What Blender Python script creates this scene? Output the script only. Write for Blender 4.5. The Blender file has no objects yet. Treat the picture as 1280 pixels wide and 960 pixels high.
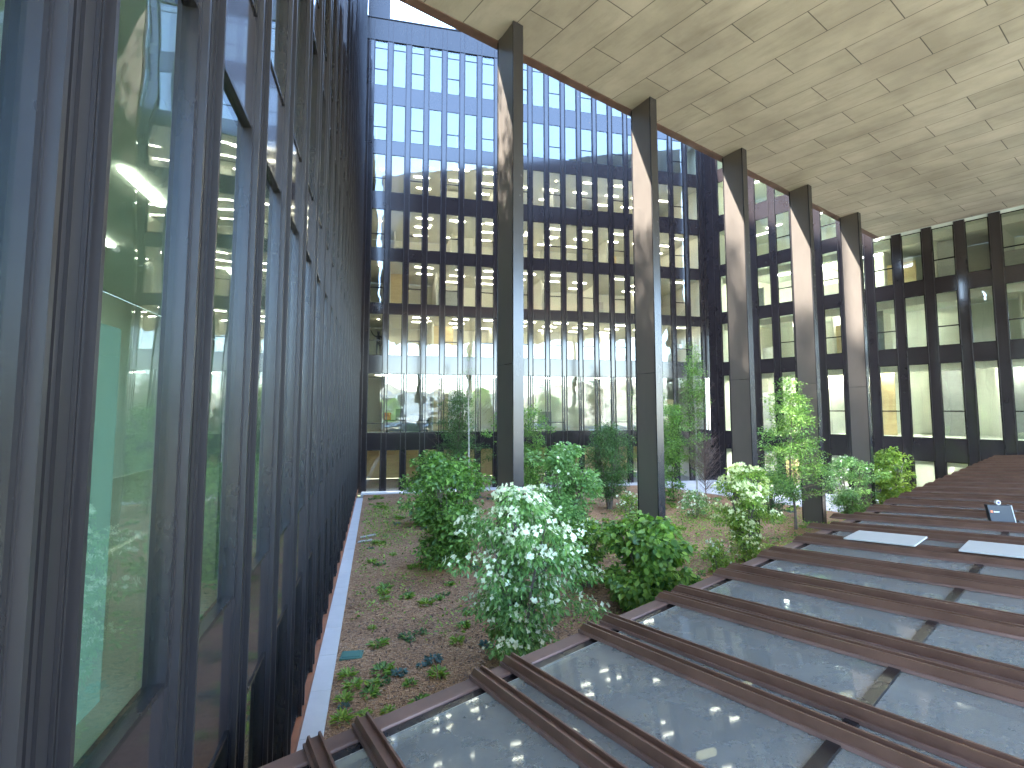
import bpy, math, random
import numpy as np
from mathutils import Vector, Matrix
from mathutils.bvhtree import BVHTree

R = math.radians
sc = bpy.context.scene
COL = sc.collection
H = 5.43                       # eye height above the courtyard paving

# ------------------------------------------------------------------ helpers
class MB:
    """collects boxes, prisms and tubes into one mesh"""
    def __init__(self): self.v = []; self.f = []; self.m = []
    def add(self, vs, fs, mi=0):
        o = len(self.v); self.v += [tuple(p) for p in vs]
        for q in fs: self.f.append([i + o for i in q]); self.m.append(mi)
        return self
    def box(self, x0, x1, y0, y1, z0, z1, mi=0):
        vs = [(x0,y0,z0),(x1,y0,z0),(x1,y1,z0),(x0,y1,z0),(x0,y0,z1),(x1,y0,z1),(x1,y1,z1),(x0,y1,z1)]
        return self.add(vs, [(0,3,2,1),(4,5,6,7),(0,1,5,4),(1,2,6,5),(2,3,7,6),(3,0,4,7)], mi)
    def obox(self, o, a, b, c, mi=0):
        o, a, b, c = Vector(o), Vector(a), Vector(b), Vector(c)
        vs = [o, o+a, o+a+b, o+b, o+c, o+a+c, o+a+b+c, o+b+c]
        return self.add(vs, [(0,3,2,1),(4,5,6,7),(0,1,5,4),(1,2,6,5),(2,3,7,6),(3,0,4,7)], mi)
    def prism(self, pts, z0, z1, mi=0):
        n = len(pts)
        vs = [(p[0],p[1],z0) for p in pts] + [(p[0],p[1],z1) for p in pts]
        fs = [tuple(range(n))[::-1], tuple(range(n, 2*n))] + [(i,(i+1)%n,n+(i+1)%n,n+i) for i in range(n)]
        return self.add(vs, fs, mi)
    def sweep(self, prof, o, ax, bx, d0, d1, dv, mi=0):
        """profile (a,b) swept along dv from d0 to d1; prof entries may carry a start offset as third value"""
        o, ax, bx, dv = Vector(o), Vector(ax), Vector(bx), Vector(dv); n = len(prof)
        vs = [o + ax*p[0] + bx*p[1] + dv*(d0 + (p[2] if len(p) > 2 else 0)) for p in prof] + [o + ax*p[0] + bx*p[1] + dv*d1 for p in prof]
        fs = [tuple(range(n)), tuple(range(n, 2*n))[::-1]] + [(i, n+i, n+(i+1)%n, (i+1)%n) for i in range(n)]
        return self.add(vs, fs, mi)
    def tube(self, pts, rad, k=6, mi=0):
        pts = [Vector(p) for p in pts]; vs = []; n = len(pts)
        for i, p in enumerate(pts):
            t = (pts[min(i+1,n-1)] - pts[max(i-1,0)]).normalized()
            a = t.orthogonal().normalized(); b = t.cross(a)
            for j in range(k):
                th = 2*math.pi*j/k
                vs.append(p + (a*math.cos(th) + b*math.sin(th))*rad[i])
        fs = [(i*k+j, i*k+(j+1)%k, (i+1)*k+(j+1)%k, (i+1)*k+j) for i in range(n-1) for j in range(k)]
        fs += [tuple(range(k))[::-1], tuple(range((n-1)*k, n*k))]
        return self.add(vs, fs, mi)
    def mesh(self, name, mats):
        me = bpy.data.meshes.new(name); me.from_pydata(self.v, [], self.f)
        for m in (mats if isinstance(mats, (list, tuple)) else [mats]): me.materials.append(m)
        me.polygons.foreach_set('material_index', self.m); me.update()
        return me
    def build(self, name, mats, parent=None, bevel=0):
        o = link(name, self.mesh(name, mats), parent)
        if bevel:
            b = o.modifiers.new('bevel', 'BEVEL'); b.width = bevel; b.segments = 2; b.limit_method = 'ANGLE'
        return o

def link(name, data, parent=None):
    o = bpy.data.objects.new(name, data); COL.objects.link(o)
    if parent: o.parent = parent
    return o
def tag(o, label=None, cat=None, group=None, kind=None):
    for k, v in (('label',label),('category',cat),('group',group),('kind',kind)):
        if v: o[k] = v
    return o
def empty(name, loc=(0,0,0), rz=0):
    o = link(name, None); o.location = loc; o.rotation_euler = (0,0,rz); o.empty_display_size = .3
    return o
def copy_tree(o, parent=None):
    c = o.copy(); COL.objects.link(c); c.parent = parent
    for ch in list(o.children): copy_tree(ch, c)
    return c
def azv(a): return Vector((math.sin(R(a)), math.cos(R(a)), 0))

# ------------------------------------------------------------------ materials
def new_mat(name):
    m = bpy.data.materials.new(name); m.use_nodes = True
    nt = m.node_tree; nt.nodes.clear()
    out = nt.nodes.new('ShaderNodeOutputMaterial')
    return m, nt, out
def nd(nt, t, **kw):
    n = nt.nodes.new(t)
    for k, v in kw.items():
        if k in n.inputs: n.inputs[k].default_value = v
        else: setattr(n, k, v)
    return n
def L(nt, a, b): nt.links.new(a, b)
def ramp(nt, src, stops):
    r = nt.nodes.new('ShaderNodeValToRGB'); e = r.color_ramp.elements
    while len(e) < len(stops): e.new(.5)
    for q, (p, c) in zip(e, stops): q.position = p; q.color = (*c, 1) if len(c) == 3 else c
    L(nt, src, r.inputs[0]); return r
def coords(nt, scale=(1,1,1), kind='Object', rot=(0,0,0)):
    tc = nt.nodes.new('ShaderNodeTexCoord'); mp = nt.nodes.new('ShaderNodeMapping')
    mp.inputs['Scale'].default_value = scale; mp.inputs['Rotation'].default_value = rot
    L(nt, tc.outputs[kind], mp.inputs[0]); return mp.outputs[0]

def simple(name, c, rough=.5, metal=0., var=.12, scale=3., spec=.5, bump=0., coat=0., sc3=None):
    m, nt, out = new_mat(name)
    co = coords(nt, sc3 or (scale,)*3)
    n = nd(nt, 'ShaderNodeTexNoise', Scale=1., Detail=6., Roughness=.65); L(nt, co, n.inputs['Vector'])
    rp = ramp(nt, n.outputs[0], [(.25, tuple(x*(1-var) for x in c)), (.75, tuple(min(1,x*(1+var)) for x in c))])
    p = nd(nt, 'ShaderNodeBsdfPrincipled', Roughness=rough, Metallic=metal)
    p.inputs['Specular IOR Level'].default_value = spec; p.inputs['Coat Weight'].default_value = coat
    L(nt, rp.outputs[0], p.inputs['Base Color'])
    rr = nd(nt, 'ShaderNodeMapRange'); rr.inputs['To Min'].default_value = max(0.02, rough*.75); rr.inputs['To Max'].default_value = min(1, rough*1.3)
    L(nt, n.outputs[0], rr.inputs[0]); L(nt, rr.outputs[0], p.inputs['Roughness'])
    if bump:
        b = nd(nt, 'ShaderNodeBump', Strength=bump, Distance=.02); L(nt, n.outputs[0], b.inputs['Height']); L(nt, b.outputs[0], p.inputs['Normal'])
    L(nt, p.outputs[0], out.inputs[0]); return m

def glass(name, tint, base, fres, dust=0., wav=.02, dustc=(.35,.38,.38), rough=0.):
    m, nt, out = new_mat(name)
    lw = nd(nt, 'ShaderNodeLayerWeight', Blend=.5)          # Schlick reflectance, the same from both sides of the pane
    pw_ = nd(nt, 'ShaderNodeMath', operation='POWER'); pw_.inputs[1].default_value = 4.2; L(nt, lw.outputs['Facing'], pw_.inputs[0])
    mr = nd(nt, 'ShaderNodeMath', operation='MULTIPLY_ADD', use_clamp=True); mr.inputs[1].default_value = fres; mr.inputs[2].default_value = base
    L(nt, pw_.outputs[0], mr.inputs[0])
    tr = nd(nt, 'ShaderNodeBsdfTransparent', Color=(*tint,1)); gl = nd(nt, 'ShaderNodeBsdfGlossy', Roughness=rough, Color=(.93,.96,1,1))
    co = coords(nt, (.55,.55,.55))
    no = nd(nt, 'ShaderNodeTexNoise', Scale=1., Detail=1.5); L(nt, co, no.inputs['Vector'])
    bu = nd(nt, 'ShaderNodeBump', Strength=wav, Distance=.3); L(nt, no.outputs[0], bu.inputs['Height']); L(nt, bu.outputs[0], gl.inputs['Normal'])
    mx = nd(nt, 'ShaderNodeMixShader'); L(nt, mr.outputs[0], mx.inputs[0]); L(nt, tr.outputs[0], mx.inputs[1]); L(nt, gl.outputs[0], mx.inputs[2])
    res = mx.outputs[0]
    if dust:
        n2 = nd(nt, 'ShaderNodeTexNoise', Scale=1.6, Detail=9., Roughness=.72)
        L(nt, coords(nt), n2.inputs['Vector'])
        rp = ramp(nt, n2.outputs[0], [(.3, (dust*.75,)*3), (.62, (dust*1.05,)*3), (.78, (min(1,dust*1.6),)*3)])
        df = nd(nt, 'ShaderNodeBsdfDiffuse', Color=(*dustc,1))
        m2 = nd(nt, 'ShaderNodeMixShader'); L(nt, rp.outputs[0], m2.inputs[0]); L(nt, res, m2.inputs[1]); L(nt, df.outputs[0], m2.inputs[2]); res = m2.outputs[0]
    L(nt, res, out.inputs[0]); return m

def emit(name, c, s):
    m, nt, out = new_mat(name)
    e = nd(nt, 'ShaderNodeEmission', Color=(*c,1), Strength=s); L(nt, e.outputs[0], out.inputs[0]); return m

def leafmat(name, dark, light, trans=.35, rough=.45):
    m, nt, out = new_mat(name)
    g = nd(nt, 'ShaderNodeNewGeometry')
    rp = ramp(nt, g.outputs['Random Per Island'], [(0, dark), (.6, tuple((a+b)/2 for a, b in zip(dark, light))), (1, light)])
    p = nd(nt, 'ShaderNodeBsdfPrincipled', Roughness=rough); L(nt, rp.outputs[0], p.inputs['Base Color'])
    t = nd(nt, 'ShaderNodeBsdfTranslucent')
    hs = nd(nt, 'ShaderNodeHueSaturation', Saturation=1.15, Value=1.5); L(nt, rp.outputs[0], hs.inputs['Color']); L(nt, hs.outputs[0], t.inputs[0])
    mx = nd(nt, 'ShaderNodeMixShader', Fac=trans); L(nt, p.outputs[0], mx.inputs[1]); L(nt, t.outputs[0], mx.inputs[2])
    L(nt, mx.outputs[0], out.inputs[0]); return m

M = {}
M['bronze'] = simple('bronze_metal', (.018,.016,.017), .26, .25, .18, .8, .6, sc3=(.9,.9,.35))
M['panel'] = simple('bronze_panel', (.026,.021,.022), .11, .1, .15, .6, .6, coat=.22)
M['fin'] = simple('bronze_fin', (.030,.024,.024), .28, .45, .2, 1.2, .6, sc3=(3,3,.3))
M['flange'] = simple('dark_painted_steel', (.032,.029,.030), .25, .2, .10, .7, .6, sc3=(1.2,1.2,.5))
M['left_fin'] = simple('matt_dark_bronze', (.020,.017,.018), .36, .15, .2, 1.2, .5, sc3=(3,3,.3))
M['column'] = simple('painted_steel', (.122,.104,.090), .34, .3, .10, .7, .5, sc3=(1.2,1.2,.5))
M['rust'] = simple('weathered_steel', (.15,.085,.063), .5, .1, .35, 2.2, .4, .15)
M['bar'] = simple('brown_bar_metal', (.135,.068,.043), .38, .3, .3, 2.5, .5, sc3=(3,3,3))
M['corten'] = simple('orange_rust_steel', (.30,.12,.06), .7, 0, .3, 3., .3, .2)
M['glass'] = glass('facade_glass', (.88,.90,.86), .085, .9, wav=.05)
M['glass_green'] = glass('green_glass', (.72,.79,.745), .05, .95, wav=.06)
M['roofglass'] = glass('dusty_roof_glass', (.50,.55,.56), .05, .70, dust=.43, wav=.01, dustc=(.30,.30,.275), rough=.035)
M['interior'] = simple('interior_plaster', (.70,.685,.61), .8, 0, .06, .5, .2)
M['interior_green'] = simple('pale_green_plaster', (.68,.71,.62), .8, 0, .08, .6, .2)
M['blind'] = simple('sage_blind', (.34,.42,.36), .8, 0, .15, .8, .2)
M['timber'] = simple('birch_panelling', (.62,.47,.26), .5, 0, .18, 1., .3, sc3=(.6,.6,5))
M['floor_in'] = simple('interior_carpet', (.22,.21,.20), .9, 0, .15, 2.)
M['lamp'] = emit('strip_lamp', (1,.95,.82), 1.9)
M['lamp_white'] = emit('white_strip_lamp', (.97,1,.94), 17.)
M['lamp_bright'] = emit('bright_strip_lamp', (1,.98,.88), .9)
M['lamp_dim'] = emit('dim_lamp', (1,.85,.5), .14)
M['spot'] = emit('spot_lamp', (1,.9,.72), 2.2)
M['kerb'] = simple('pale_concrete', (.47,.465,.45), .75, 0, .1, 2.5, .3, .08)
M['bark'] = simple('grey_bark', (.16,.13,.10), .85, 0, .35, 9., .2, .4)
M['birchbark'] = simple('birch_bark', (.50,.47,.42), .8, 0, .35, 5., .2, .3)
M['twig'] = simple('bare_twig', (.17,.12,.10), .85, 0, .25, 6., .2)
M['white'] = simple('white_sheet', (.40,.38,.34), .7, 0, .08, 3., .3)
M['boxgreen'] = simple('green_plastic', (.035,.13,.10), .5, 0, .15, 8.)
M['darkplastic'] = simple('dark_plastic', (.012,.013,.016), .5, 0, .15, 5.)
M['orange'] = simple('orange_print', (.7,.16,.05), .6, 0, .05, 5.)
M['lettering'] = simple('white_print', (.8,.8,.8), .6, 0, .03, 5.)
M['violet'] = simple('violet_plastic', (.25,.22,.55), .5, 0, .1, 5.)
M['red'] = simple('red_cloth', (.45,.05,.03), .8, 0, .2, 5.)
M['cardboard'] = simple('grey_box', (.20,.21,.20), .8, 0, .15, 4.)
M['skin'] = simple('skin', (.45,.28,.2), .6, 0, .06, 6.)
M['dkcloth'] = simple('dark_clothes', (.015,.016,.022), .85, 0, .2, 6.)
M['paleroof'] = simple('pale_render', (.70,.68,.62), .8, 0, .08, .3)

def concrete_soffit():
    m, nt, out = new_mat('board_marked_concrete')
    co = coords(nt)                                   # object x = along boards, y = across
    br = nt.nodes.new('ShaderNodeTexBrick'); L(nt, co, br.inputs['Vector'])
    br.offset = .5; br.offset_frequency = 2; br.squash = 1
    for k, v in (('Scale',1.),('Mortar Size',.017),('Mortar Smooth',.5),('Bias',0.),('Brick Width',2.88),('Row Height',1.17)): br.inputs[k].default_value = v
    br.inputs['Color1'].default_value = (.485,.425,.335,1); br.inputs['Color2'].default_value = (.42,.37,.285,1); br.inputs['Mortar'].default_value = (.12,.10,.08,1)
    n1 = nd(nt, 'ShaderNodeTexNoise', Scale=1., Detail=9., Roughness=.7); L(nt, coords(nt, (.35,1.5,1)), n1.inputs['Vector'])
    n2 = nd(nt, 'ShaderNodeTexNoise', Scale=.35, Detail=5., Roughness=.6); L(nt, co, n2.inputs['Vector'])
    r1 = ramp(nt, n1.outputs[0], [(.3,(.80,.79,.77)),(.5,(1,1,1)),(.75,(1.07,1.06,1.04))])
    r2 = ramp(nt, n2.outputs[0], [(.35,(.74,.72,.70)),(.62,(1.06,1.05,1.03))])
    a = nd(nt, 'ShaderNodeMix', data_type='RGBA', blend_type='MULTIPLY'); a.inputs[0].default_value = 1
    L(nt, br.outputs[0], a.inputs[6]); L(nt, r1.outputs[0], a.inputs[7])
    b = nd(nt, 'ShaderNodeMix', data_type='RGBA', blend_type='MULTIPLY'); b.inputs[0].default_value = 1
    L(nt, a.outputs[2], b.inputs[6]); L(nt, r2.outputs[0], b.inputs[7])
    n3 = nd(nt, 'ShaderNodeTexNoise', Scale=22., Detail=4.); L(nt, co, n3.inputs['Vector'])
    r3 = ramp(nt, n3.outputs[0], [(.27,(.72,.7,.66)),(.36,(1,1,1))])
    c = nd(nt, 'ShaderNodeMix', data_type='RGBA', blend_type='MULTIPLY'); c.inputs[0].default_value = .6
    L(nt, b.outputs[2], c.inputs[6]); L(nt, r3.outputs[0], c.inputs[7])
    p = nd(nt, 'ShaderNodeBsdfPrincipled', Roughness=.7); L(nt, c.outputs[2], p.inputs['Base Color'])
    bp = nd(nt, 'ShaderNodeBump', Strength=.5, Distance=.01); bp.invert = True
    L(nt, br.outputs['Fac'], bp.inputs['Height'])
    bq = nd(nt, 'ShaderNodeBump', Strength=.25, Distance=.01); L(nt, n1.outputs[0], bq.inputs['Height']); L(nt, bp.outputs[0], bq.inputs['Normal'])
    L(nt, bq.outputs[0], p.inputs['Normal']); L(nt, p.outputs[0], out.inputs[0]); return m
M['soffit'] = concrete_soffit()

def mulch():
    m, nt, out = new_mat('bark_mulch')
    co = coords(nt)
    v1 = nd(nt, 'ShaderNodeTexVoronoi', Scale=16.); L(nt, coords(nt, (1,2.2,1), rot=(0,0,.6)), v1.inputs['Vector'])
    v2 = nd(nt, 'ShaderNodeTexVoronoi', Scale=22.); L(nt, coords(nt, (2.3,1,1), rot=(0,0,-.3)), v2.inputs['Vector'])
    n1 = nd(nt, 'ShaderNodeTexNoise', Scale=.55, Detail=6., Roughness=.6); L(nt, co, n1.inputs['Vector'])
    r1 = ramp(nt, v1.outputs['Color'], [(.15,(.13,.066,.030)),(.5,(.40,.22,.110)),(.8,(.60,.37,.20)),(.95,(.66,.49,.33))])
    r2 = ramp(nt, v2.outputs['Color'], [(.2,(.15,.077,.038)),(.6,(.45,.25,.125)),(.95,(.58,.41,.25))])
    a = nd(nt, 'ShaderNodeMix', data_type='RGBA'); a.inputs[0].default_value = .5
    L(nt, r1.outputs[0], a.inputs[6]); L(nt, r2.outputs[0], a.inputs[7])
    r3 = ramp(nt, n1.outputs[0], [(.3,(.72,.68,.66)),(.7,(1.12,1.1,1.08))])
    b = nd(nt, 'ShaderNodeMix', data_type='RGBA', blend_type='MULTIPLY'); b.inputs[0].default_value = 1
    L(nt, a.outputs[2], b.inputs[6]); L(nt, r3.outputs[0], b.inputs[7])
    p = nd(nt, 'ShaderNodeBsdfPrincipled', Roughness=.9); L(nt, b.outputs[2], p.inputs['Base Color'])
    bp = nd(nt, 'ShaderNodeBump', Strength=.9, Distance=.04); L(nt, v1.outputs['Distance'], bp.inputs['Height'])
    bq = nd(nt, 'ShaderNodeBump', Strength=.8, Distance=.03); L(nt, v2.outputs['Distance'], bq.inputs['Height']); L(nt, bp.outputs[0], bq.inputs['Normal'])
    L(nt, bq.outputs[0], p.inputs['Normal']); L(nt, p.outputs[0], out.inputs[0]); return m
M['mulch'] = mulch()
def meadow():
    m, nt, out = new_mat('dry_meadow')
    n = nd(nt, 'ShaderNodeTexNoise', Scale=.06, Detail=8., Roughness=.7); L(nt, coords(nt), n.inputs['Vector'])
    r = ramp(nt, n.outputs[0], [(.35,(.10,.12,.05)),(.5,(.30,.27,.17)),(.65,(.45,.40,.30))])
    p = nd(nt, 'ShaderNodeBsdfPrincipled', Roughness=.9); L(nt, r.outputs[0], p.inputs['Base Color']); L(nt, p.outputs[0], out.inputs[0]); return m
M['meadow'] = meadow()

# ------------------------------------------------------------------ facades
# local frame: x along the facade (left to right seen from the courtyard), y into the building, z up
mesh_cache = {}
def win_mesh(w, h, rail, fr, dep, toplite=0):
    k = ('w', round(w,3), round(h,3), rail, fr, dep, toplite)
    if k not in mesh_cache:
        b = MB()
        b.box(0, fr, -dep, .05, 0, h); b.box(w-fr, w, -dep, .05, 0, h)
        b.box(fr, w-fr, -dep*.9, .05, 0, fr); b.box(fr, w-fr, -dep*.9, .05, h-fr, h)
        if rail: b.box(fr, w-fr, -dep*.7, .045, h*rail-.03, h*rail+.03)
        if toplite: b.box(fr, w-fr, -dep*.7, .045, h-toplite-.025, h-toplite+.025)
        mesh_cache[k] = b.mesh('window', M['bronze'])
    return mesh_cache[k]
def pane_mesh(w, h, fr, mat):
    k = ('p', round(w,3), round(h,3), fr, mat)
    if k not in mesh_cache:
        b = MB(); b.box(fr, w-fr, 0, .018, fr, h-fr); mesh_cache[k] = b.mesh('pane', M[mat])
    return mesh_cache[k]

def wing(name, label, org, az, mods, levels, ww, pw, fin, top, interior, depth=7., dep=.03, gmat='glass',
         wide=(), railpar=0, tops=None, span_y=-.03, pil_y=-.05, ground_timber=False, nparts=98, xlim=None, toplite_level=-1, order=None, ribs=False):
    """mods: list of window-left x; levels: list of (z0,z1); fin=(proud, thickness)"""
    root = empty(name, (org[0], org[1], 0), R(90 - az)); tag(root, label, 'building')
    tops = tops or [top]*len(mods)
    mod = mods[1] - mods[0]
    x0, x1 = xlim or (mods[0]-pw, mods[-1]+ww+pw)
    wins = []
    for i, xl in enumerate(mods):
        for j, (z0, z1) in enumerate(levels):
            if z1 <= tops[i] + .01: wins.append((i, j, xl, z0, z1))
    if order: wins.sort(key=order)
    rest_f, rest_p = MB(), MB(); cnt = 0
    for (i, j, xl, z0, z1) in wins:
        w = ww; x = xl
        if j in wide: w = mod - .03; x = xl - pw/2 + .015
        rail = .36 if railpar >= 0 and (i + railpar) % 2 == 0 and j > 0 else 0
        if j in wide: rail = .16 if i in (0, 3, 4, 9, 10, 14) else 0
        h = z1 - z0; tl = .55 if j == toplite_level else 0
        wm, pm = win_mesh(w, h, rail, .035, dep, tl), pane_mesh(w, h, .02, gmat)
        if cnt < nparts:
            o = link('window', wm, root); o.location = (x, 0, z0); p = link('pane', pm, o); cnt += 1
        else:
            for src, dst in ((wm, rest_f), (pm, rest_p)):
                dst.add([(v.co.x+x, v.co.y, v.co.z+z0) for v in src.vertices], [tuple(q.vertices) for q in src.polygons])
    if rest_f.v:
        o = rest_f.build('window', M['bronze'], root); o['kind'] = 'stuff'
        p = rest_p.build('pane', M[gmat], o); p['kind'] = 'stuff'
    # spandrel bands, pilasters, fins
    hmax = max(tops)
    for j in range(len(levels)):
        za = levels[j][1]; zb = levels[j+1][0] if j+1 < len(levels) else None
        if zb is None: continue
        xs = [m for m, t in zip(mods, tops) if t > za + .2]
        if not xs: continue
        a, b_ = max(x0, min(xs)-pw), min(x1, max(xs)+ww+pw)
        b = MB(); b.box(a, b_, span_y, .10, za, zb); b.build('spandrel', M['panel'], root)
    for i, xl in enumerate(mods + [mods[-1]+mod]):
        t = tops[min(i, len(mods)-1)]
        if i > 0: t = max(t, tops[i-1])
        xa = xl - pw + .004 if i < len(mods) else mods[-1]+ww+.004
        xb = xl - .004 if i < len(mods) else x1
        if i == 0: xa = x0
        if xb - xa > .02:
            b = MB()
            z = 0.
            for j in (sorted(wide) if i > 0 else ()):
                b.box(xa, xb, pil_y, .09, z, levels[j][0]); z = levels[j][1]
            b.box(xa, xb, pil_y, .09, z, t)
            if ribs:
                for fx_ in (.20, .36, .52, .80): b.box(xa+(xb-xa)*fx_, xa+(xb-xa)*fx_+.009, pil_y-.016, pil_y-.001, .25, t)
            b.build('pilaster', M['left_fin' if ribs else 'panel'], root)
        if fin:
            fp, ft = fin
            for xx in ((xl - pw + .015, xl - ft - .005) if pw > .12 else (xl - pw/2 - ft/2,)):
                if xx < x0 - .01 or xx > x1: continue
                b = MB()
                b.box(xx, xx+ft, -fp, -.002, .25, t)
                b.box(xx-.012, xx+ft+.012, -fp*.55, -fp*.42, .25, t)
                b.build('fin', M['left_fin' if ribs else 'fin'], root)
    # floors, back wall, end walls, roof
    for j in range(len(levels)):
        za = levels[j][1]; zb = levels[j+1][0] if j+1 < len(levels) else za + .5
        xs = [m for m, t in zip(mods, tops) if t > levels[j][1] - .1]
        if not xs: continue
        a, b_ = max(x0, min(xs)-pw), min(x1, max(xs)+ww+pw)
        b = MB(); b.box(a, b_, .12, depth, za+.06, zb-.02); b.build('floor_slab', M[interior], root)
        zl = levels[j][0]
        b = MB(); b.box(a, b_, depth+.003, depth+.2, zl-.02, za+.06); b.build('back_wall', M['timber' if (ground_timber and j == 0) else interior], root)
        for xx in (a, b_-.1):
            b = MB(); b.box(xx, xx+.1, .12, depth, zl-.018, za+.058); b.build('end_wall', M[interior], root)
    b = MB(); b.box(x0, x1, .12, depth, -.1, -.01); b.build('floor_slab', M['floor_in'], root)
    return root

def lv(*z): return [(a + H, b + H) for a, b in z]
LEFT_AZ, FAR_AZ, RIGHT_AZ = -14.34, 77.0, 143.5
uL = azv(LEFT_AZ); nL = Vector((uL.y, -uL.x, 0))           # nL points into the courtyard
left_org = nL * -1.25
corner = Vector((-9.846, 34.83, 0)); uF = azv(FAR_AZ)
far_org = corner
right_org = Vector((15.41, 40.66, 0)); uR = azv(RIGHT_AZ)

# --- far wing
far_levels = lv((-5.40,-2.67),(-1.55,2.43),(3.63,6.48),(7.2,10.15),(11.0,13.75),(14.95,17.65),(18.63,21.3),(22.6,25.87))
fmods = [.25 + 1.268*k for k in range(20)]
far = wing('office_wing', 'dark bronze and glass office wing filling the middle of the photo behind the trees', far_org, FAR_AZ, fmods, far_levels, .885, .383,
           (.13, .035), 27.4+H, 'interior', wide=(1,), ground_timber=True, toplite_level=7, xlim=(-.55, 25.9), order=lambda t: -t[1] if t[1] > 0 else 5)
b = MB(); b.box(-.55, 25.9, -.10, .3, 25.87+H, 27.45+H); b.box(-.55, 25.9, -.16, .34, 27.45+H, 27.53+H); b.build('parapet', M['bronze'], far)
b = MB(); b.box(-.25, 1.25, -.04, 1.0, 27.54+H, 34+H); b.build('corner_pier', M['bronze'], far)
b = MB(); b.box(0, 25.9, .35, 7.2, 26.6+H, 26.9+H); b.build('roof', M['bronze'], far)

# --- left wing (unseen roofline shaped to climb away, so sun reaches the columns)
left_levels = lv((-5.1,-2.79),(-1.67,2.69),(3.8,6.6),(7.5,10.4),(11.25,14.0),(15.1,17.9),(18.9,21.6),(22.8,26.0),(27.1,30.0))
lmods = [2.58 + 1.54*k for k in range(-2, 22)]
steps = [z1 + .5 for z0, z1 in left_levels]
def ltop(s):
    return min(max(10.6, .80*(s+1.6) + .5), 30.5) + H
ltops = [ltop(s) for s in lmods]
left = wing('office_wing', 'dark office wing with deep vertical fins running down the left edge of the photo', left_org, LEFT_AZ, lmods, left_levels, 1.15, .39,
            (.10, .03), max(ltops), 'interior_green', dep=.05, gmat='glass_green', tops=ltops, span_y=-.03, pil_y=-.045,
            xlim=(lmods[0]-.39, 36.0), depth=5., railpar=-1, ribs=True, order=lambda t: (t[0]-2)**2*.5 + abs(t[1]-1.4)*2)
for xl in lmods[2:5]:
    b = MB(); b.box(xl+.04, xl+.95, .22, .232, left_levels[1][0]+.05, 5.9 if xl < 3 else 5.3); b.build('blind', M['blind'], left)
b = MB(); b.box(lmods[0]-.39, 35.9, -.12, .1, 0, .24); b.build('base_plate', M['corten'], left)

for xa, xb, zt in ((15.6,19.2,18.2),(19.22,22.4,24.8),(22.42,25.4,31.),(25.42,27.3,36.5),(27.32,43.,53.)):  # added unseen blocks keeping sun off the right wing and lower columns
    b = MB(); b.box(xa, xb, 1.6 if xa < 27 else .4, 4.8, max(10.6, .8*(xa+1.6)+.5)+H-.6, zt+H); b.build('shade_block', M['bronze'], left)
# --- right wing
right_levels = lv((-5.40,-2.87),(-1.6,2.6),(3.56,6.55),(7.4,10.25),(11.1,13.8),(15.,17.7),(18.7,21.4),(22.6,25.9))
rmods = [11.36 + 1.465*k for k in range(-7, 12)]
rtops = [27.4+H if m < 11. else 10.40+H for m in rmods]
right = wing('office_wing', 'office wing with pale lit rooms on the right, half under the concrete soffit', right_org, RIGHT_AZ, rmods, right_levels, .97, .49,
             (.07, .03), 27.4+H, 'interior_green', gmat='glass', tops=rtops, xlim=(.04, rmods[-1]+.97+.4), depth=6., railpar=1,
             order=lambda t: -(t[0]) if t[1] < 4 else 5)
b = MB(); b.box(0.04, 10.9, -.10, .3, 25.9+H, 27.45+H); b.build('parapet', M['bronze'], right)
b = MB(); b.box(.04, 10.9, .35, 6.2, 26.6+H, 26.9+H); b.build('roof', M['bronze'], right)
b = MB(); b.box(-.06, .03, -.08, .3, 0, 27.45+H); b.build('corner_post', M['bronze'], right)

rq = random.Random(12)
for j in range(4):
    z0, z1 = right_levels[j]
    for k in range(9):
        x = 1.5 + k*3. + rq.uniform(-.8,.8); y = rq.uniform(1.6, 4.4)
        b = MB(); b.box(x, x+.12, y, 5.98, z0-.01, z1+.05); b.build('partition', M['interior'], right)
        w_ = rq.uniform(.9, 2.2)
        b = MB(); b.box(x+.13, x+w_, y+.4, y+.5, z0-.01, z0+(z1-z0)*rq.choice((.45,.7,.98))); b.build('partition', M[rq.choice(('cardboard','timber','interior','kerb'))], right)
    b = MB(); b.box(.3, rmods[-1], 1.0, 1.5, z1-.35, z1+.058); b.build('bulkhead', M['interior'], right)
for j in range(1, 7):
    z0, z1 = far_levels[j]
    for k in range(6):
        x = 1.2 + k*4.2 + rq.uniform(-1,1); y = rq.uniform(2.2, 5.)
        b = MB(); b.box(x, x+.12, y, 6.98, z0-.01, z1+.05); b.build('partition', M['interior'], far)
        b = MB(); b.box(x+.13, x+rq.uniform(.8,2.2), y+.5, y+.6, z0-.01, z0+(z1-z0)*rq.choice((.35,.6,.97))); b.build('partition', M[rq.choice(('cardboard','timber','interior','kerb'))], far)
# --- ceiling lights in the rooms
lb = MB(); lb.box(-.55, .55, -.05, .05, -.05, 0); strip_me = lb.mesh('strip_light', M['lamp'])
sb = MB(); sb.prism([(.07*math.cos(t*math.pi/5), .07*math.sin(t*math.pi/5)) for t in range(10)], -.03, 0); spot_me = sb.mesh('spotlight', M['spot'])
strip_b = strip_me.copy(); strip_b.materials[0] = M['lamp_bright']; strip_w = strip_me.copy(); strip_w.materials[0] = M['lamp_white']
rng = random.Random(4)
def ceiling_lamp(org, az, x, y, z, kind, label, group):
    u = azv(az); v = Vector((-u.y, u.x, 0)); p = org + u*x + v*y
    o = link('spotlight' if kind == 'r' else 'strip_light', {'s': strip_me, 'r': spot_me, 'b': strip_b, 'w': strip_w}[kind])
    o.location = (p.x, p.y, z); o.rotation_euler = (0,0,R(90-az)); tag(o, label, 'ceiling light', group)
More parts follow.
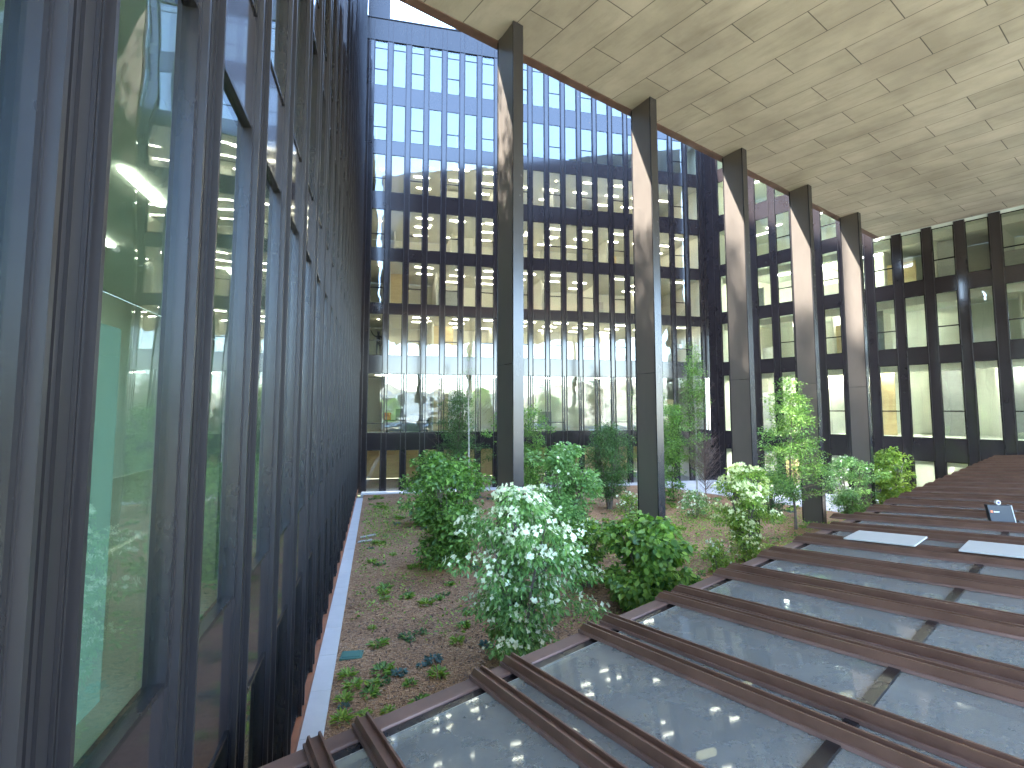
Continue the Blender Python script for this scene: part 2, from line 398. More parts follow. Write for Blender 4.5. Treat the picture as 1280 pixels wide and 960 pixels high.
for j in (2,3,4,5):
    zc = far_levels[j][1] + .055
    for k in range(9):
        for y in (1.3, 3.2, 5.2):
            if rng.random() < .2: continue
            ceiling_lamp(far_org, FAR_AZ, 3.9 + k*2.54 + rng.uniform(-.2,.2), y, zc, 's', 'slim warm strip light glowing on a ceiling behind the windows of the middle wing', 'strip lights on the ceilings of the middle wing')
    for k in range(8):
        ceiling_lamp(far_org, FAR_AZ, .7 + k*1.9 + rng.uniform(-.3,.3), rng.choice((1.5,2.6,3.6)), zc, 'r', 'small round spotlight glowing on a ceiling behind the windows of the middle wing', 'round spotlights on the ceilings of the middle wing')
for j in (2,3,4,5):
    zc = right_levels[j][1] + .055
    for k in range(7):
        x = 1.2 + k*(1.5 if j > 2 else 2.3)
        if x > 10.5 and j > 3: continue
        ceiling_lamp(right_org, RIGHT_AZ, x, rng.choice((1.4,2.4,3.4)), zc, 's' if j > 3 else 'w', 'warm ceiling light glowing behind the windows of the right wing', 'ceiling lights in the right wing')
for j in (0,1):
    for k in range(6):
        ceiling_lamp(right_org, RIGHT_AZ, 2 + k*3., 2.5, right_levels[j][1]+.055, 'w', 'strip light on a lower ceiling deep behind the windows of the right wing', 'lower ceiling lights in the right wing')
        ceiling_lamp(far_org, FAR_AZ, 1.2 + k*4.2, 2.6 + (k%2), far_levels[j][1]+.055, 's', 'strip light on a lower ceiling of the middle wing near the courtyard', 'lower ceiling lights in the middle wing')
for j in (0,1,2,3):
    for k in range(7):
        ceiling_lamp(left_org, LEFT_AZ, 2.8 + k*2.2, 1.6 + (k%2)*1.5, left_levels[j][1]+.055, 'b', 'strip light glowing on a ceiling behind the finned glass of the left wing', 'ceiling lights in the left wing')

# ------------------------------------------------------------------ bridge with concrete soffit
SOF = 10.4 + H
SA = 53.16
uS = azv(SA); vS = azv(SA + 90)
E1 = Vector((-.39, 14.06, 0))                      # soffit edge at the first column
def isect(p, d, q, e):
    den = d.x*e.y - d.y*e.x; t = ((q.x-p.x)*e.y - (q.y-p.y)*e.x)/den; return p + d*t
rp0 = right_org - Vector((-uR.y, uR.x, 0))*.16
lp0 = left_org + nL*.17
A_ = isect(E1, uS, lp0, uL); B_ = isect(E1, uS, rp0, uR)
C_ = B_ + uR*24; D_ = A_ - uL*26
bridge = empty('bridge_building', (E1.x, E1.y, SOF), R(90-SA-90)); tag(bridge, 'building bridging over the camera, its pale board-marked concrete underside roofing the right half', 'building')
inv = (Matrix.Translation((E1.x,E1.y,SOF)) @ Matrix.Rotation(R(90-SA-90), 4, 'Z')).inverted()
def loc2(p): q = inv @ Vector((p.x, p.y, SOF)); return (q.x, q.y)
poly = [loc2(p) for p in (A_, B_, C_, D_)]
if sum(poly[i][0]*poly[(i+1)%4][1] - poly[(i+1)%4][0]*poly[i][1] for i in range(4)) < 0: poly = poly[::-1]
b = MB(); b.prism(poly, 0, .45); b.build('soffit', M['soffit'], bridge)
# local x = inward (vS), local y = left of it = uS
la, lb_ = loc2(A_), loc2(B_)
ya, yb = min(la[1], lb_[1]), max(la[1], lb_[1])
b = MB(); b.box(-.30, -.004, ya, yb, -.02, .5); b.build('fascia', M['rust'], bridge)
body = [(p[0]+.0, p[1]) for p in poly]
b = MB(); b.prism(body, .452, 16.5); b.build('wall', M['panel'], bridge)
for k in range(4):
    b = MB(); z = 1.6 + k*3.8; b.box(-.06, -.004, ya+.4, yb-.4, z, z+2.7); b.build('window_band', M['panel'], bridge)
    for q in range(20):
        yy = ya + .5 + q*(yb-ya-1.)/20
        b = MB(); b.box(-.2, -.064, yy, yy+.4, z, z+2.7); b.build('pilaster', M['bronze'], bridge)

# columns
cnames = ['nearest and tallest of the row of steel columns, rising behind the white-flowering dogwood',
          'steel column rising behind the big-leaved bush, second in the row from the dogwood',
          'steel column rising behind the sunlit white-flowering shrub, middle one of the row',
          'steel column partly hidden by the young spreading tree, second from the far end of the row',
          'farthest and shortest-looking of the row of steel columns, beside the right wing']
wd = azv(151.5)
for k in range(5):
    p = E1 + uS*(5.685*k)
    root = empty('steel_column', (p.x, p.y, 0)); tag(root, cnames[k], 'column', 'steel columns along the soffit edge')
    q = wd*.86
    b = MB(); o = Vector((0,0,-.4)); b.obox(o + uS*.01, q, uS*.26, (0,0,SOF+.39)); b.build('web', M['column'], root, .006)
    b = MB(); b.obox(q + wd*.003 + o - uS*.012, wd*.05, uS*.335, (0,0,SOF+.385)); b.build('flange', M['flange'], root, .006)
    b = MB(); b.obox(o - wd*.055 - uS*.0, wd*.05, uS*.32, (0,0,SOF+.36)); b.build('flange', M['flange'], root, .006)
    b = MB(); b.obox(Vector((0,0,6.6+.0)) + uS*.0045 , q*.998, uS*.27, (0,0,.012)); b.build('splice_joint', M['bronze'], root)

# ------------------------------------------------------------------ glass roof pavilion
e1 = Vector((-1.392, 3.998, -2.4+H)); ed = Vector((.74896,.66262,0)); bd = Vector((.50011,-.86079,.09454)); nr = ed.cross(bd); nr = -nr if nr.z < 0 else nr; nr.normalize()
roof = empty('glass_roof', (0,0,0)); tag(roof, 'low glazed pavilion roof with brown metal bars sloping across the lower right', 'roof')
def rp(s, t, h=0): return e1 + ed*s + bd*t + nr*h
P0, TMAX, S0, S1 = 1.467, 4.9, -1.0, 34.6
pair0 = [1.41 + P0*k for k in range(-2, 23)]
bars = []
rr = random.Random(9)
for k, s in enumerate(pair0):
    for ds in (0, .365):
        ss = s + ds
        t0 = -.02
        if k == 8 and ds == 0: t0 = -.33
        if k == 9 and ds == 0: t0 = -.36
        w, hh = .047, .105
        bx = ed
        b = MB()
        # U channel with lips, chamfered nose
        prof = [(-w,.0,0),(w,.0,0),(w,hh,.10),(w-.016,hh,.10),(w-.016,hh-.035,.075),(-w+.016,hh-.035,.075),(-w+.016,hh,.10),(-w,hh,.10)]
        b.sweep(prof, rp(ss,0,.004), bx, nr, t0, TMAX, bd)
        b.build('bar', M['bar'], roof)
        for sg in (-1, 1):
            b = MB(); b.sweep([(sg*w,.0),(sg*(w+.02),.0),(sg*(w+.02),.03),(sg*w,.03)][::sg], rp(ss,0,.004), bx, nr, t0+.02, TMAX, bd); b.build('bar_flange', M['rust'], roof)
CT = 2.70
for k, s in enumerate(pair0[:-1]):
    for a, c in ((s+.01, s+.355), (s+.375, s+P0-.01)):
        for ta, tb in ((.34, CT-.05), (CT+.05, TMAX)):
            b = MB(); b.obox(rp(a, ta, -.012), ed*(c-a), bd*(tb-ta), nr*.012); b.build('glass_pane', M['roofglass'], roof)
b = MB(); b.obox(rp(S0, CT-.046, -.014), ed*(S1-S0), bd*.092, nr*.030); b.build('cross_bar', M['bronze'], roof)
b = MB(); b.obox(rp(S0, -.01, -.12), ed*(S1-S0), bd*.20, nr*.12); b.build('eave_beam', M['rust'], roof, .012)
b = MB(); b.obox(rp(S0, .193, -.12), ed*(S1-S0), bd*.14, nr*.100); b.build('gutter', M['bronze'], roof)
b = MB(); b.obox(rp(S0, .335, -.05), ed*(S1-S0), bd*.012, nr*.05); b.build('glazing_edge', M['white'], roof)
b = MB(); o = rp(S0, .12, 0); o.z = -.1; b.obox(o, ed*(S1-S0), Vector((bd.x,bd.y,0))*.12, (0,0,-2.4+H-.12)); b.build('wall', M['panel'], roof)
b = MB(); o = rp(S0, .3, 0); o.z = .03; b.obox(o, ed*(S1-S0), Vector((bd.x,bd.y,0))*4.8, (0,0,.02)); b.build('floor', M['floor_in'], roof)
b = MB(); b.obox(rp(S1, -.01, -.3), ed*.1, bd*(TMAX), nr*.35); b.build('end_trim', M['rust'], roof)
strip_d = strip_me.copy(); strip_d.materials[0] = M['lamp_dim']
# lamps under the roof glass
for k, (s, t) in enumerate(((.35,1.05),(.72,.95),(.75,1.5),(2.1,1.65),(2.55,1.2),(2.35,1.95),(3.2,1.35),(4.6,1.0),(5.2,1.9))):
    o = link('strip_light', strip_d); p = rp(s, t, -.75); o.location = p; o.scale = (.17,.4,1); o.rotation_euler = (0,0,R(20)); tag(o, 'short yellow lamp seen down through the dusty roof glass', 'lamp', 'lamps under the glass roof')

# loose things on the roof
def sheet(name, label, s, t, ls, lt, h, mat, cat, rot=0):
    o = empty(name, rp(s, t, h)); tag(o, label, cat)
    return o
b = MB(); b.obox(rp(8.86,.85,.116), ed*.86, bd*1.05+ed*.02, nr*.02); o = b.build('white_board', M['white']); tag(o, 'white board lying flat between the roof bars, the one nearer the roof edge', 'board')
b = MB(); b.obox(rp(8.90,2.45,.116), ed*.86, bd*1.6, nr*.02); o = b.build('white_board', M['white']); tag(o, 'white board lying flat between the roof bars, cut by the right frame edge', 'board')
# dark panel leaning on a bar
pp = Vector((8.93, 9.95, -2.185+H+.10)); fx = Vector((.985,-.17,0)); fy = Vector((.16,.93,.33)).normalized(); up = Vector((-.12,.10,.988))
sg = empty('dark_case', pp); sg.scale = (.8,.8,.8); tag(sg, 'small dark flat case standing upright on the roof bars at the right', 'case')
b = MB(); b.obox((0,0,0), fx*.50, Vector((.05,.30,0))*.35, up*.385); b.build('body', M['darkplastic'], sg, .012)
b = MB(); b.obox(Vector((0,0,0))-Vector((.05,.30,0))*.02+fx*.487, fx*.016, Vector((.05,.30,0))*.40, up*.392); b.build('edge_trim', M['kerb'], sg)
fo = -Vector((.05,.30,0))*.016
b = MB(); c0 = up*.215 + fx*.035 + fo
b.add([c0, c0+fx*.05, c0+fx*.045+up*.055, c0+fx*.028+up*.04, c0+fx*.012+up*.06], [(0,1,2,3,4)]); b.build('emblem', M['orange'], sg)
b = MB(); x = .105
for wq, hq in ((.012,.028),(.016,.02),(.014,.02),(.016,.02),(.012,.02),(.014,.024)):
    c0 = fx*x + up*.222 + fo; b.add([c0, c0+fx*wq, c0+fx*wq+up*hq, c0+up*hq], [(0,1,2,3)]); x += wq + .005
b.build('lettering', M['lettering'], sg)
tp = pp + fx*.2 + up*.309 + Vector((.01,.04,0))
tr = empty('tape_roll', tp); tag(tr, 'white and violet tape roll perched on the dark case', 'tape roll')
b = MB(); ring = []
for i in range(20):
    th = 2*math.pi*i/20; ring.append((math.cos(th), math.sin(th)))
for (ro, ri, y0, y1, nm, mt) in ((.045,.026,-.02,.02,'tape','white'),(.0255,.019,-.022,.022,'core','violet')):
    b = MB(); vs = []
    for y in (y0,y1):
        for r_ in (ro, ri): vs += [(c*r_, y, s_*r_+.045) for c, s_ in ring]
    n = 20; fs = []
    for i in range(n):
        j = (i+1)%n
        fs += [(i,j,n+j,n+i)[::-1], (2*n+i,2*n+j,3*n+j,3*n+i), (i,j,2*n+j,2*n+i), (n+i,n+j,3*n+j,3*n+i)[::-1]]
    b.add(vs, fs); b.build(nm, M[mt], tr)

# ------------------------------------------------------------------ ground
def tagS(o): o['kind'] = 'structure'; return o
b = MB(); b.add([(-400,-400,-.16),(400,-400,-.16),(400,400,-.16),(-400,400,-.16)], [(0,1,2,3)]); tagS(b.build('ground', M['meadow']))
nF = Vector((uF.y, -uF.x, 0)); nR = Vector((uR.y, -uR.x, 0))
kl = left_org + nL*(1.25-.765)
def lline(p, d, q, e): return isect(p, d, q, e)
Q01 = isect(kl, uL, far_org + nF*1.25, uF)
Q11 = isect(far_org + nF*1.25, uF, right_org + nR*6.1, uR)
Q00 = kl + uL*1.5
Q10 = right_org + nR*6.1 + uR*32
N = 110
nrg = np.random.RandomState(3)
ph = nrg.rand(8)*6.28
def bedz(p, q):
    m = math.sin(math.pi*p)*math.sin(math.pi*q)
    return .05 + .38*max(0, m)**.8 + .05*m*(math.sin(9*p+ph[0])*math.sin(11*q+ph[1]) + .6*math.sin(23*p+ph[2]+7*q)*math.sin(19*q+ph[3]))
vs = []; fs = []
for i in range(N+1):
    for j in range(N+1):
        p, q = i/N, j/N
        P = Q00*(1-p)*(1-q) + Q10*p*(1-q) + Q01*(1-p)*q + Q11*p*q
        vs.append((P.x, P.y, bedz(p,q)))
for i in range(N):
    for j in range(N): fs.append((i*(N+1)+j, (i+1)*(N+1)+j, (i+1)*(N+1)+j+1, i*(N+1)+j+1))
bed_bvh = BVHTree.FromPolygons([Vector(v) for v in vs], fs)
b = MB(); b.add(vs, fs); bo = b.build('planting_bed', M['mulch']); tagS(bo)
for p in bo.data.polygons: p.use_smooth = True
def gz(x, y):
    h = bed_bvh.ray_cast(Vector((x,y,50)), Vector((0,0,-1)))
    return h[0].z if h[0] else 0.
# kerb along the left wing (slabs) and walk along the far and right wings
b = MB(); s = -1.
while s < 33.3:
    b.obox(left_org + nL*(1.25-1.145) + uL*s + Vector((0,0,-.1)), uL*1.492, nL*.385, (0,0,.20)); s += 1.5
tagS(b.build('kerb', M['kerb'], None, .006))
b = MB(); b.prism([tuple(p[:2]) for p in (far_org, far_org+uF*25.9, isect(far_org+nF*1.25, uF, right_org, uR), far_org+nF*1.25)][::-1], -.1, .07)
tagS(b.build('walkway', M['kerb']))
b = MB(); b.prism([tuple(p[:2]) for p in (isect(far_org+nF*1.255, uF, right_org+nR*.0, uR), isect(far_org+nF*1.255, uF, right_org+nR*6.1, uR), right_org+nR*6.1+uR*34, right_org+uR*34)][::-1], -.1, .066)
tagS(b.build('path', M['kerb']))

# ------------------------------------------------------------------ plants
def leaves_mesh(name, P, A, Nn, Ln, Wd, mat, fold=.12, droop=.1):
    P, A, Nn = map(np.asarray, (P, A, Nn)); n = len(P)
    A = A/np.linalg.norm(A, axis=1, keepdims=True)
    Nn = Nn - A*np.sum(A*Nn, axis=1, keepdims=True); Nn = Nn/np.maximum(1e-6, np.linalg.norm(Nn, axis=1, keepdims=True))
    S = np.cross(A, Nn); Ln = np.asarray(Ln)[:,None]; Wd = np.asarray(Wd)[:,None]
    V = np.stack([P, P+A*Ln*.32+S*Wd*.5+Nn*Wd*fold, P+A*Ln*.68+S*Wd*.40+Nn*(Wd*fold-Ln*droop*.4), P+A*Ln-Nn*Ln*droop,
                  P+A*Ln*.68-S*Wd*.40+Nn*(Wd*fold-Ln*droop*.4), P+A*Ln*.32-S*Wd*.5+Nn*Wd*fold], axis=1).reshape(-1,3)
    F = (np.arange(n)[:,None]*6 + np.array([0,1,2,3,0,3,4,5])[None,:]).reshape(-1)
    me = bpy.data.meshes.new(name); me.vertices.add(n*6); me.loops.add(n*8); me.polygons.add(n*2)
    me.vertices.foreach_set('co', V.astype(np.float32).ravel()); me.loops.foreach_set('vertex_index', F.astype(np.int32))
    me.polygons.foreach_set('loop_start', np.arange(0, n*8, 4, dtype=np.int32)); me.update(calc_edges=True)
    me.materials.append(mat); return me

M['leaf_hazel'] = leafmat('hazel_leaf', (.05,.125,.024), (.25,.43,.09))
M['leaf_dog'] = leafmat('dogwood_leaf', (.09,.20,.055), (.28,.46,.14))
M['leaf_big'] = leafmat('broad_leaf', (.045,.125,.020), (.30,.46,.08))
M['leaf_horn'] = leafmat('small_leaf', (.06,.14,.033), (.24,.40,.09))
M['leaf_dark'] = leafmat('dark_leaf', (.035,.085,.025), (.11,.22,.055))
M['leaf_lime'] = leafmat('lime_leaf', (.09,.19,.022), (.36,.48,.09))
M['leaf_blue'] = leafmat('grey_green_leaf', (.05,.10,.085), (.12,.20,.17))
M['petal_cream'] = leafmat('cream_bract', (.62,.66,.28), (.88,.88,.52), .25)
M['petal'] = leafmat('white_bract', (.58,.63,.40), (.84,.86,.66), .25)

def env_ell(t):      # unit profile of a crown, t from 0 bottom to 1 top
    return math.sqrt(max(0, 1-(2*t-1)**2))
def env_cone(t): return max(.05, (1-t)**.75) * min(1, t*6+.15)
def env_shrub(t): return (.55+.6*t if t < .55 else .88*math.sqrt(max(0,1-((t-.55)/.47)**2)) + .0)
def env_col(t): return .75*min(1, t*4+.2)*min(1,(1-t)*3+.12)

def plant(name, label, cat, x, y, h, rad, env, nclu, per, leaf, lsize, aspect, seed, z0=.25, stems=5, trunk=0., bark='bark', clu_r=.3, droop=.25,
          flowers=0, fl_size=.05, lean=(0,0), group=None, fl_up=.3, petal='petal', flat=.55, shell=.55, twigs=0, extra=None, tier=.15):
    rs = np.random.RandomState(seed); gzv = gz(x, y)
    root = empty(name, (x, y, gzv)); tag(root, label, cat, group)
    dirs = rs.randn(5,3); phs = rs.rand(5)*6.28
    C = []; tries = 0
    while len(C) < nclu and tries < nclu*60:
        tries += 1
        t = rs.rand(); th = rs.rand()*2*math.pi
        rr_ = rad*env(t)*(.80 + .30*math.sin(3*th+phs[0]+5*t) + .17*math.sin(7*th+phs[1]-9*t) + tier*math.sin(15*t+2*th+phs[2]))
        rho = rr_*(shell + (1-shell)*rs.rand())**1.0*(rs.rand()**.25)
        if rs.rand() < .14: rho *= 1.28
        c = np.array([rho*math.cos(th)+lean[0]*t, rho*math.sin(th)+lean[1]*t, z0 + (h-z0)*t])
        if len(C) > 3 and min(np.sum((c-k)**2) for k in C) < (clu_r*.42)**2: continue
        C.append(c)
    C = np.array(C + (extra or []))
    P = []; A = []; Nn = []; Ls = []
    for c in C:
        k = int(per*(.6+.8*rs.rand())); sz = clu_r*(.7+.6*rs.rand())
        d = rs.randn(k,3); d /= np.linalg.norm(d,axis=1,keepdims=True); r_ = sz*rs.rand(k)**.45
        off = d*r_[:,None]; off[:,2] *= flat
        out = np.array([c[0],c[1],0]); out = out/(np.linalg.norm(out)+1e-6)
        off += out*0
        P.append(c+off); a = d*.8 + out*.5 + rs.randn(k,3)*.35; a[:,2] -= droop; A.append(a)
        nn = rs.randn(k,3)*.45 + out*.35 + d*.35; nn[:,2] += .85; Nn.append(nn); Ls.append(lsize*(.40+1.0*rs.rand(k)**1.3)*(.85+.3*rs.rand()))
    P, A, Nn, Ls = np.concatenate(P), np.concatenate(A), np.concatenate(Nn), np.concatenate(Ls)
    ok = P[:,2] > .04
    me = leaves_mesh('crown', P[ok], A[ok], Nn[ok], Ls[ok], Ls[ok]*aspect, M[leaf]); link('crown', me, root)
    # stems and limbs
    b = MB()
    if trunk:
        top = np.array([lean[0], lean[1], h*.97]); pts = []; n = 9
        for i in range(n):
            t = i/(n-1); wob = .05*rad*np.array([math.sin(5*t+phs[2]), math.sin(6*t+phs[3]), 0])*min(1,t*3)
            pts.append(top*t + wob)
        pts[0] = np.array([0,0,-.1])
        b.tube(pts, [trunk*(1-.86*i/(n-1))*(1.25 if i == 0 else 1) for i in range(n)], 8)
        for c in C:
            zz = max(.15*h, c[2] - .35*np.hypot(c[0]-lean[0]*c[2]/h, c[1]-lean[1]*c[2]/h) - .1); t = min(.96, zz/(h*.97)); q = top*t
            m = (q + c)/2 + np.array([0,0,.03]); rr0 = trunk*(1-.86*t)*.42
            b.tube([q, m, c], [rr0, rr0*.6, rr0*.2], 4)
    else:
        S_ = []
        for i in range(stems):
            th = 2*math.pi*i/stems + rs.rand(); e = np.array([math.cos(th)*rad*.55+lean[0]*.8, math.sin(th)*rad*.55+lean[1]*.8, h*(.72+.2*rs.rand())])
            mid = np.array([e[0]*.35, e[1]*.35, e[2]*.5]); S_.append((mid, e))
            b.tube([np.array([.08*math.cos(th),.08*math.sin(th),-.05]), mid, e], [.022*h**.5, .015*h**.5, .005], 6)
        for c in C:
            mid, e = min(S_, key=lambda s: np.sum((s[0]-c)**2)); q = mid*.6 + e*.4*min(1, c[2]/max(.1,e[2])) if c[2] > mid[2] else mid*max(.3,c[2]/mid[2]*.7)
            b.tube([q, (q+c)/2+np.array([0,0,.04]), c], [.009, .006, .003], 4)
    b.build('trunk' if trunk else 'stems', M[bark], root)
    if twigs:
        b = MB()
        for i in range(twigs):
            t = .18 + .5*rs.rand(); th = rs.rand()*6.28; q = np.array([lean[0]*t, lean[1]*t, h*t]); ln = rad*(.5+.7*rs.rand())
            e = q + np.array([math.cos(th)*ln, math.sin(th)*ln, ln*(.6+.8*rs.rand())])
            m = (q+e)/2 + rs.randn(3)*.06
            b.tube([q, m, e], [.009,.006,.002], 3)
            for _ in range(4):
                f0 = q + (e-q)*(.3+.7*rs.rand()); b.tube([f0, f0+rs.randn(3)*.16+np.array([0,0,.12])], [.004,.0015], 3)
        b.build('bare_twigs', M['twig'], root)
    if flowers:
        FP, FA, FN, FL = [], [], [], []
        # flowers sit on the tops and outer sides of the leaf clumps
        w = .25 + (C[:,2]/h)**1.2; w /= w.sum()
        for _ in range(flowers):
            c = C[rs.choice(len(C), p=w)]; out = np.array([c[0],c[1],0]); out /= (np.linalg.norm(out)+1e-6)
            d = rs.randn(3); d[2] = abs(d[2])+.5; d += out*.6; d /= np.linalg.norm(d)
            sz = clu_r*(.75+.4*rs.rand()); p = c + d*sz*np.array([1,1,flat]) + np.array([0,0,.02])
            n0 = np.array([0,0,fl_up]) + out*.5 + rs.randn(3)*.3; n0 /= np.linalg.norm(n0)
            a0 = np.cross(n0, rs.randn(3)); a0 /= np.linalg.norm(a0); b0 = np.cross(n0, a0); l = fl_size*(.75+.5*rs.rand())
            for q in range(4):
                th = q*math.pi/2; FP.append(p); FA.append(a0*math.cos(th)+b0*math.sin(th)+n0*.12); FN.append(n0); FL.append(l)
        FL = np.array(FL); me = leaves_mesh('blossoms', FP, FA, FN, FL, FL*.8, M[petal], .05, .1); link('blossoms', me, root)
    return root

plant('dogwood', 'white-flowering dogwood at the edge of the glass roof, in front of the nearest steel column', 'shrub', .20, 11.2, 3.5, 1.55, env_shrub, 105, 120, 'leaf_dog', .095, .5, 11, .35, 5, clu_r=.34, droop=.75, flowers=1400, fl_size=.055, tier=.34,
      extra=[np.array([1.25,.35,1.75]), np.array([1.5,.3,1.7]), np.array([1.05,.3,1.6]), np.array([-.5,-.1,2.9]), np.array([-.8,0,2.95])])
plant('hazel_bush', 'dense dark green bush left of the nearest steel column', 'shrub', -2.1, 18.4, 3.4, 1.62, env_shrub, 120, 115, 'leaf_hazel', .12, .78, 12, .1, 6, clu_r=.42, droop=.45)
plant('hazel_bush', 'smaller dark bush with a pointed top behind the dense bush, near the ground-floor doors', 'shrub', -3.9, 24.6, 3.1, 1.0, env_shrub, 60, 110, 'leaf_hazel', .12, .75, 13, .1, 4, clu_r=.40, droop=.4)
plant('viburnum_bush', 'tall green bush with pale flower heads right of the nearest steel column', 'shrub', 1.8, 18.3, 3.7, 1.5, env_shrub, 110, 115, 'leaf_dog', .115, .72, 14, .15, 6, clu_r=.40, droop=.4, flowers=90, fl_size=.06)
plant('viburnum_bush', 'low bright green bush with a few white flowers between dogwood and taller bush', 'shrub', 2.15, 15.6, 1.8, .8, env_shrub, 40, 95, 'leaf_big', .10, .65, 15, .2, 4, clu_r=.30, droop=.4, flowers=60, fl_size=.055)
plant('linden_bush', 'rounded bush with big heart-shaped leaves in front of the second steel column', 'shrub', 3.5, 13.9, 2.3, 1.35, env_ell, 85, 90, 'leaf_big', .15, .85, 16, .1, 6, clu_r=.36, droop=.75, shell=.7)
plant('dogwood', 'pale yellow-green dogwood covered in white flowers, in front of the middle steel column', 'shrub', 7.75, 17.7, 3.0, 1.15, env_shrub, 75, 130, 'leaf_lime', .085, .55, 17, .2, 4, clu_r=.30, droop=.5, flowers=900, fl_size=.06, petal='petal_cream')
plant('low_shrub', 'low yellow-green shrub at the foot of the pale dogwood beside the roof edge', 'shrub', 6.4, 16.7, .9, .6, env_ell, 20, 70, 'leaf_lime', .085, .6, 18, .08, 4, clu_r=.24, flowers=40, fl_size=.05)
plant('hornbeam_tree', 'young tree with a single trunk and layered airy crown before the fourth column', 'tree', 12.0, 22.6, 6.4, 2.15, env_cone, 150, 110, 'leaf_horn', .085, .5, 19, 1.3, 0, trunk=.055, clu_r=.45, droop=.15, flat=.35)
plant('viburnum_bush', 'dark glossy bush with small pale flowers beside the roof edge, left of the bright one', 'shrub', 16.6, 26.3, 2.8, 1.5, env_ell, 90, 110, 'leaf_dog', .09, .55, 20, .1, 5, clu_r=.36, flowers=70, fl_size=.05)
plant('maple_bush', 'bright yellow-green bush by the right wing, just above the far end of the roof edge', 'shrub', 19.5, 27.4, 3.3, 1.35, env_shrub, 70, 90, 'leaf_lime', .13, .75, 21, .2, 5, clu_r=.40, droop=.45)
plant('multi_stem_shrub', 'round dark green multi-stemmed shrub left of the second steel column', 'shrub', 5.0, 27.3, 4.2, 1.7, env_shrub, 150, 130, 'leaf_dark', .075, .55, 22, .7, 9, clu_r=.40, flat=.8)
plant('slim_tree', 'slim light green tree rising on both sides of the second steel column', 'tree', 7.6, 28.4, 7.8, 1.5, env_col, 120, 110, 'leaf_horn', .075, .5, 23, .5, 0, trunk=.05, clu_r=.42, bark='birchbark')
plant('birch_tree', 'slim birch with a leafy top and bare grey lower twigs, right of the second column', 'tree', 11.0, 31.6, 9.2, 1.0, lambda t: env_col(t) if t > .42 else .02, 90, 90, 'leaf_horn', .08, .55, 24, 1.5, 0, trunk=.055, clu_r=.42, bark='birchbark', twigs=150)
plant('bare_sapling', 'bare twiggy sapling with almost no leaves, left of the middle steel column', 'tree', 10.1, 27.7, 4.6, .9, env_col, 6, 14, 'leaf_dark', .06, .5, 25, 2.2, 0, trunk=.03, clu_r=.35, twigs=170, bark='twig')
plant('dark_tree', 'dark feathery tree standing by the ground-floor windows left of the nearest column', 'tree', -3.3, 32.4, 6.6, 2.4, env_cone, 170, 110, 'leaf_dark', .085, .45, 26, 1.2, 0, trunk=.06, clu_r=.45, twigs=40)
plant('birch_tree', 'very thin pale birch with sparse leaves beside the dark feathery tree', 'tree', -2.5, 30.4, 9.2, .7, env_col, 24, 40, 'leaf_horn', .06, .55, 27, 3.2, 0, trunk=.05, clu_r=.34, bark='birchbark')
plant('slim_tree', 'leafy green tree half hidden behind the nearest steel column', 'tree', .6, 31.0, 5.4, 2.5, env_shrub, 140, 120, 'leaf_hazel', .10, .6, 28, .6, 0, trunk=.05, clu_r=.45)
plant('low_shrub', 'low shrub with flat white flower heads between second and middle columns', 'shrub', 8.6, 25.0, 1.1, 1.0, env_ell, 26, 70, 'leaf_dog', .08, .6, 29, .1, 4, clu_r=.28, flowers=110, fl_size=.06)
plant('low_shrub', 'low white-flowering shrub left of the second steel column, under the multi-stemmed shrub', 'shrub', 5.3, 24.3, 1.2, .7, env_ell, 22, 70, 'leaf_big', .08, .6, 30, .1, 4, clu_r=.28, flowers=60, fl_size=.06)
plant('multi_stem_shrub', 'dark shrub behind the young tree, in front of the pale path', 'shrub', 12.4, 25.6, 2.4, 1.2, env_ell, 50, 80, 'leaf_dark', .09, .55, 31, .1, 5, clu_r=.38)
plant('slim_tree', 'leafy green tree behind and right of the second steel column', 'tree', 9.3, 30.6, 5.4, 1.6, env_shrub, 90, 110, 'leaf_hazel', .10, .6, 33, .3, 0, trunk=.04, clu_r=.42)

for k, (sx, zb, hh) in enumerate(((14.3,12.2,5.2),(17.3,18.2,4.6),(20.6,24.8,5.6),(23.8,31.,5.4),(26.3,36.5,6.2))):  # trees added out of view to break up the sun on the columns
    p = left_org + uL*sx - nL*2.6
    t_ = plant('dapple_tree', 'unseen tree added above the left wing to dapple the sunlight on the columns', 'tree', p.x, p.y, hh, 1.7, env_shrub, 50, 60, 'leaf_dark', .17, .6, 50+k, .5, 0, trunk=.06, clu_r=.5, group='added trees dappling the sunlight')
    t_.location.z = zb + H
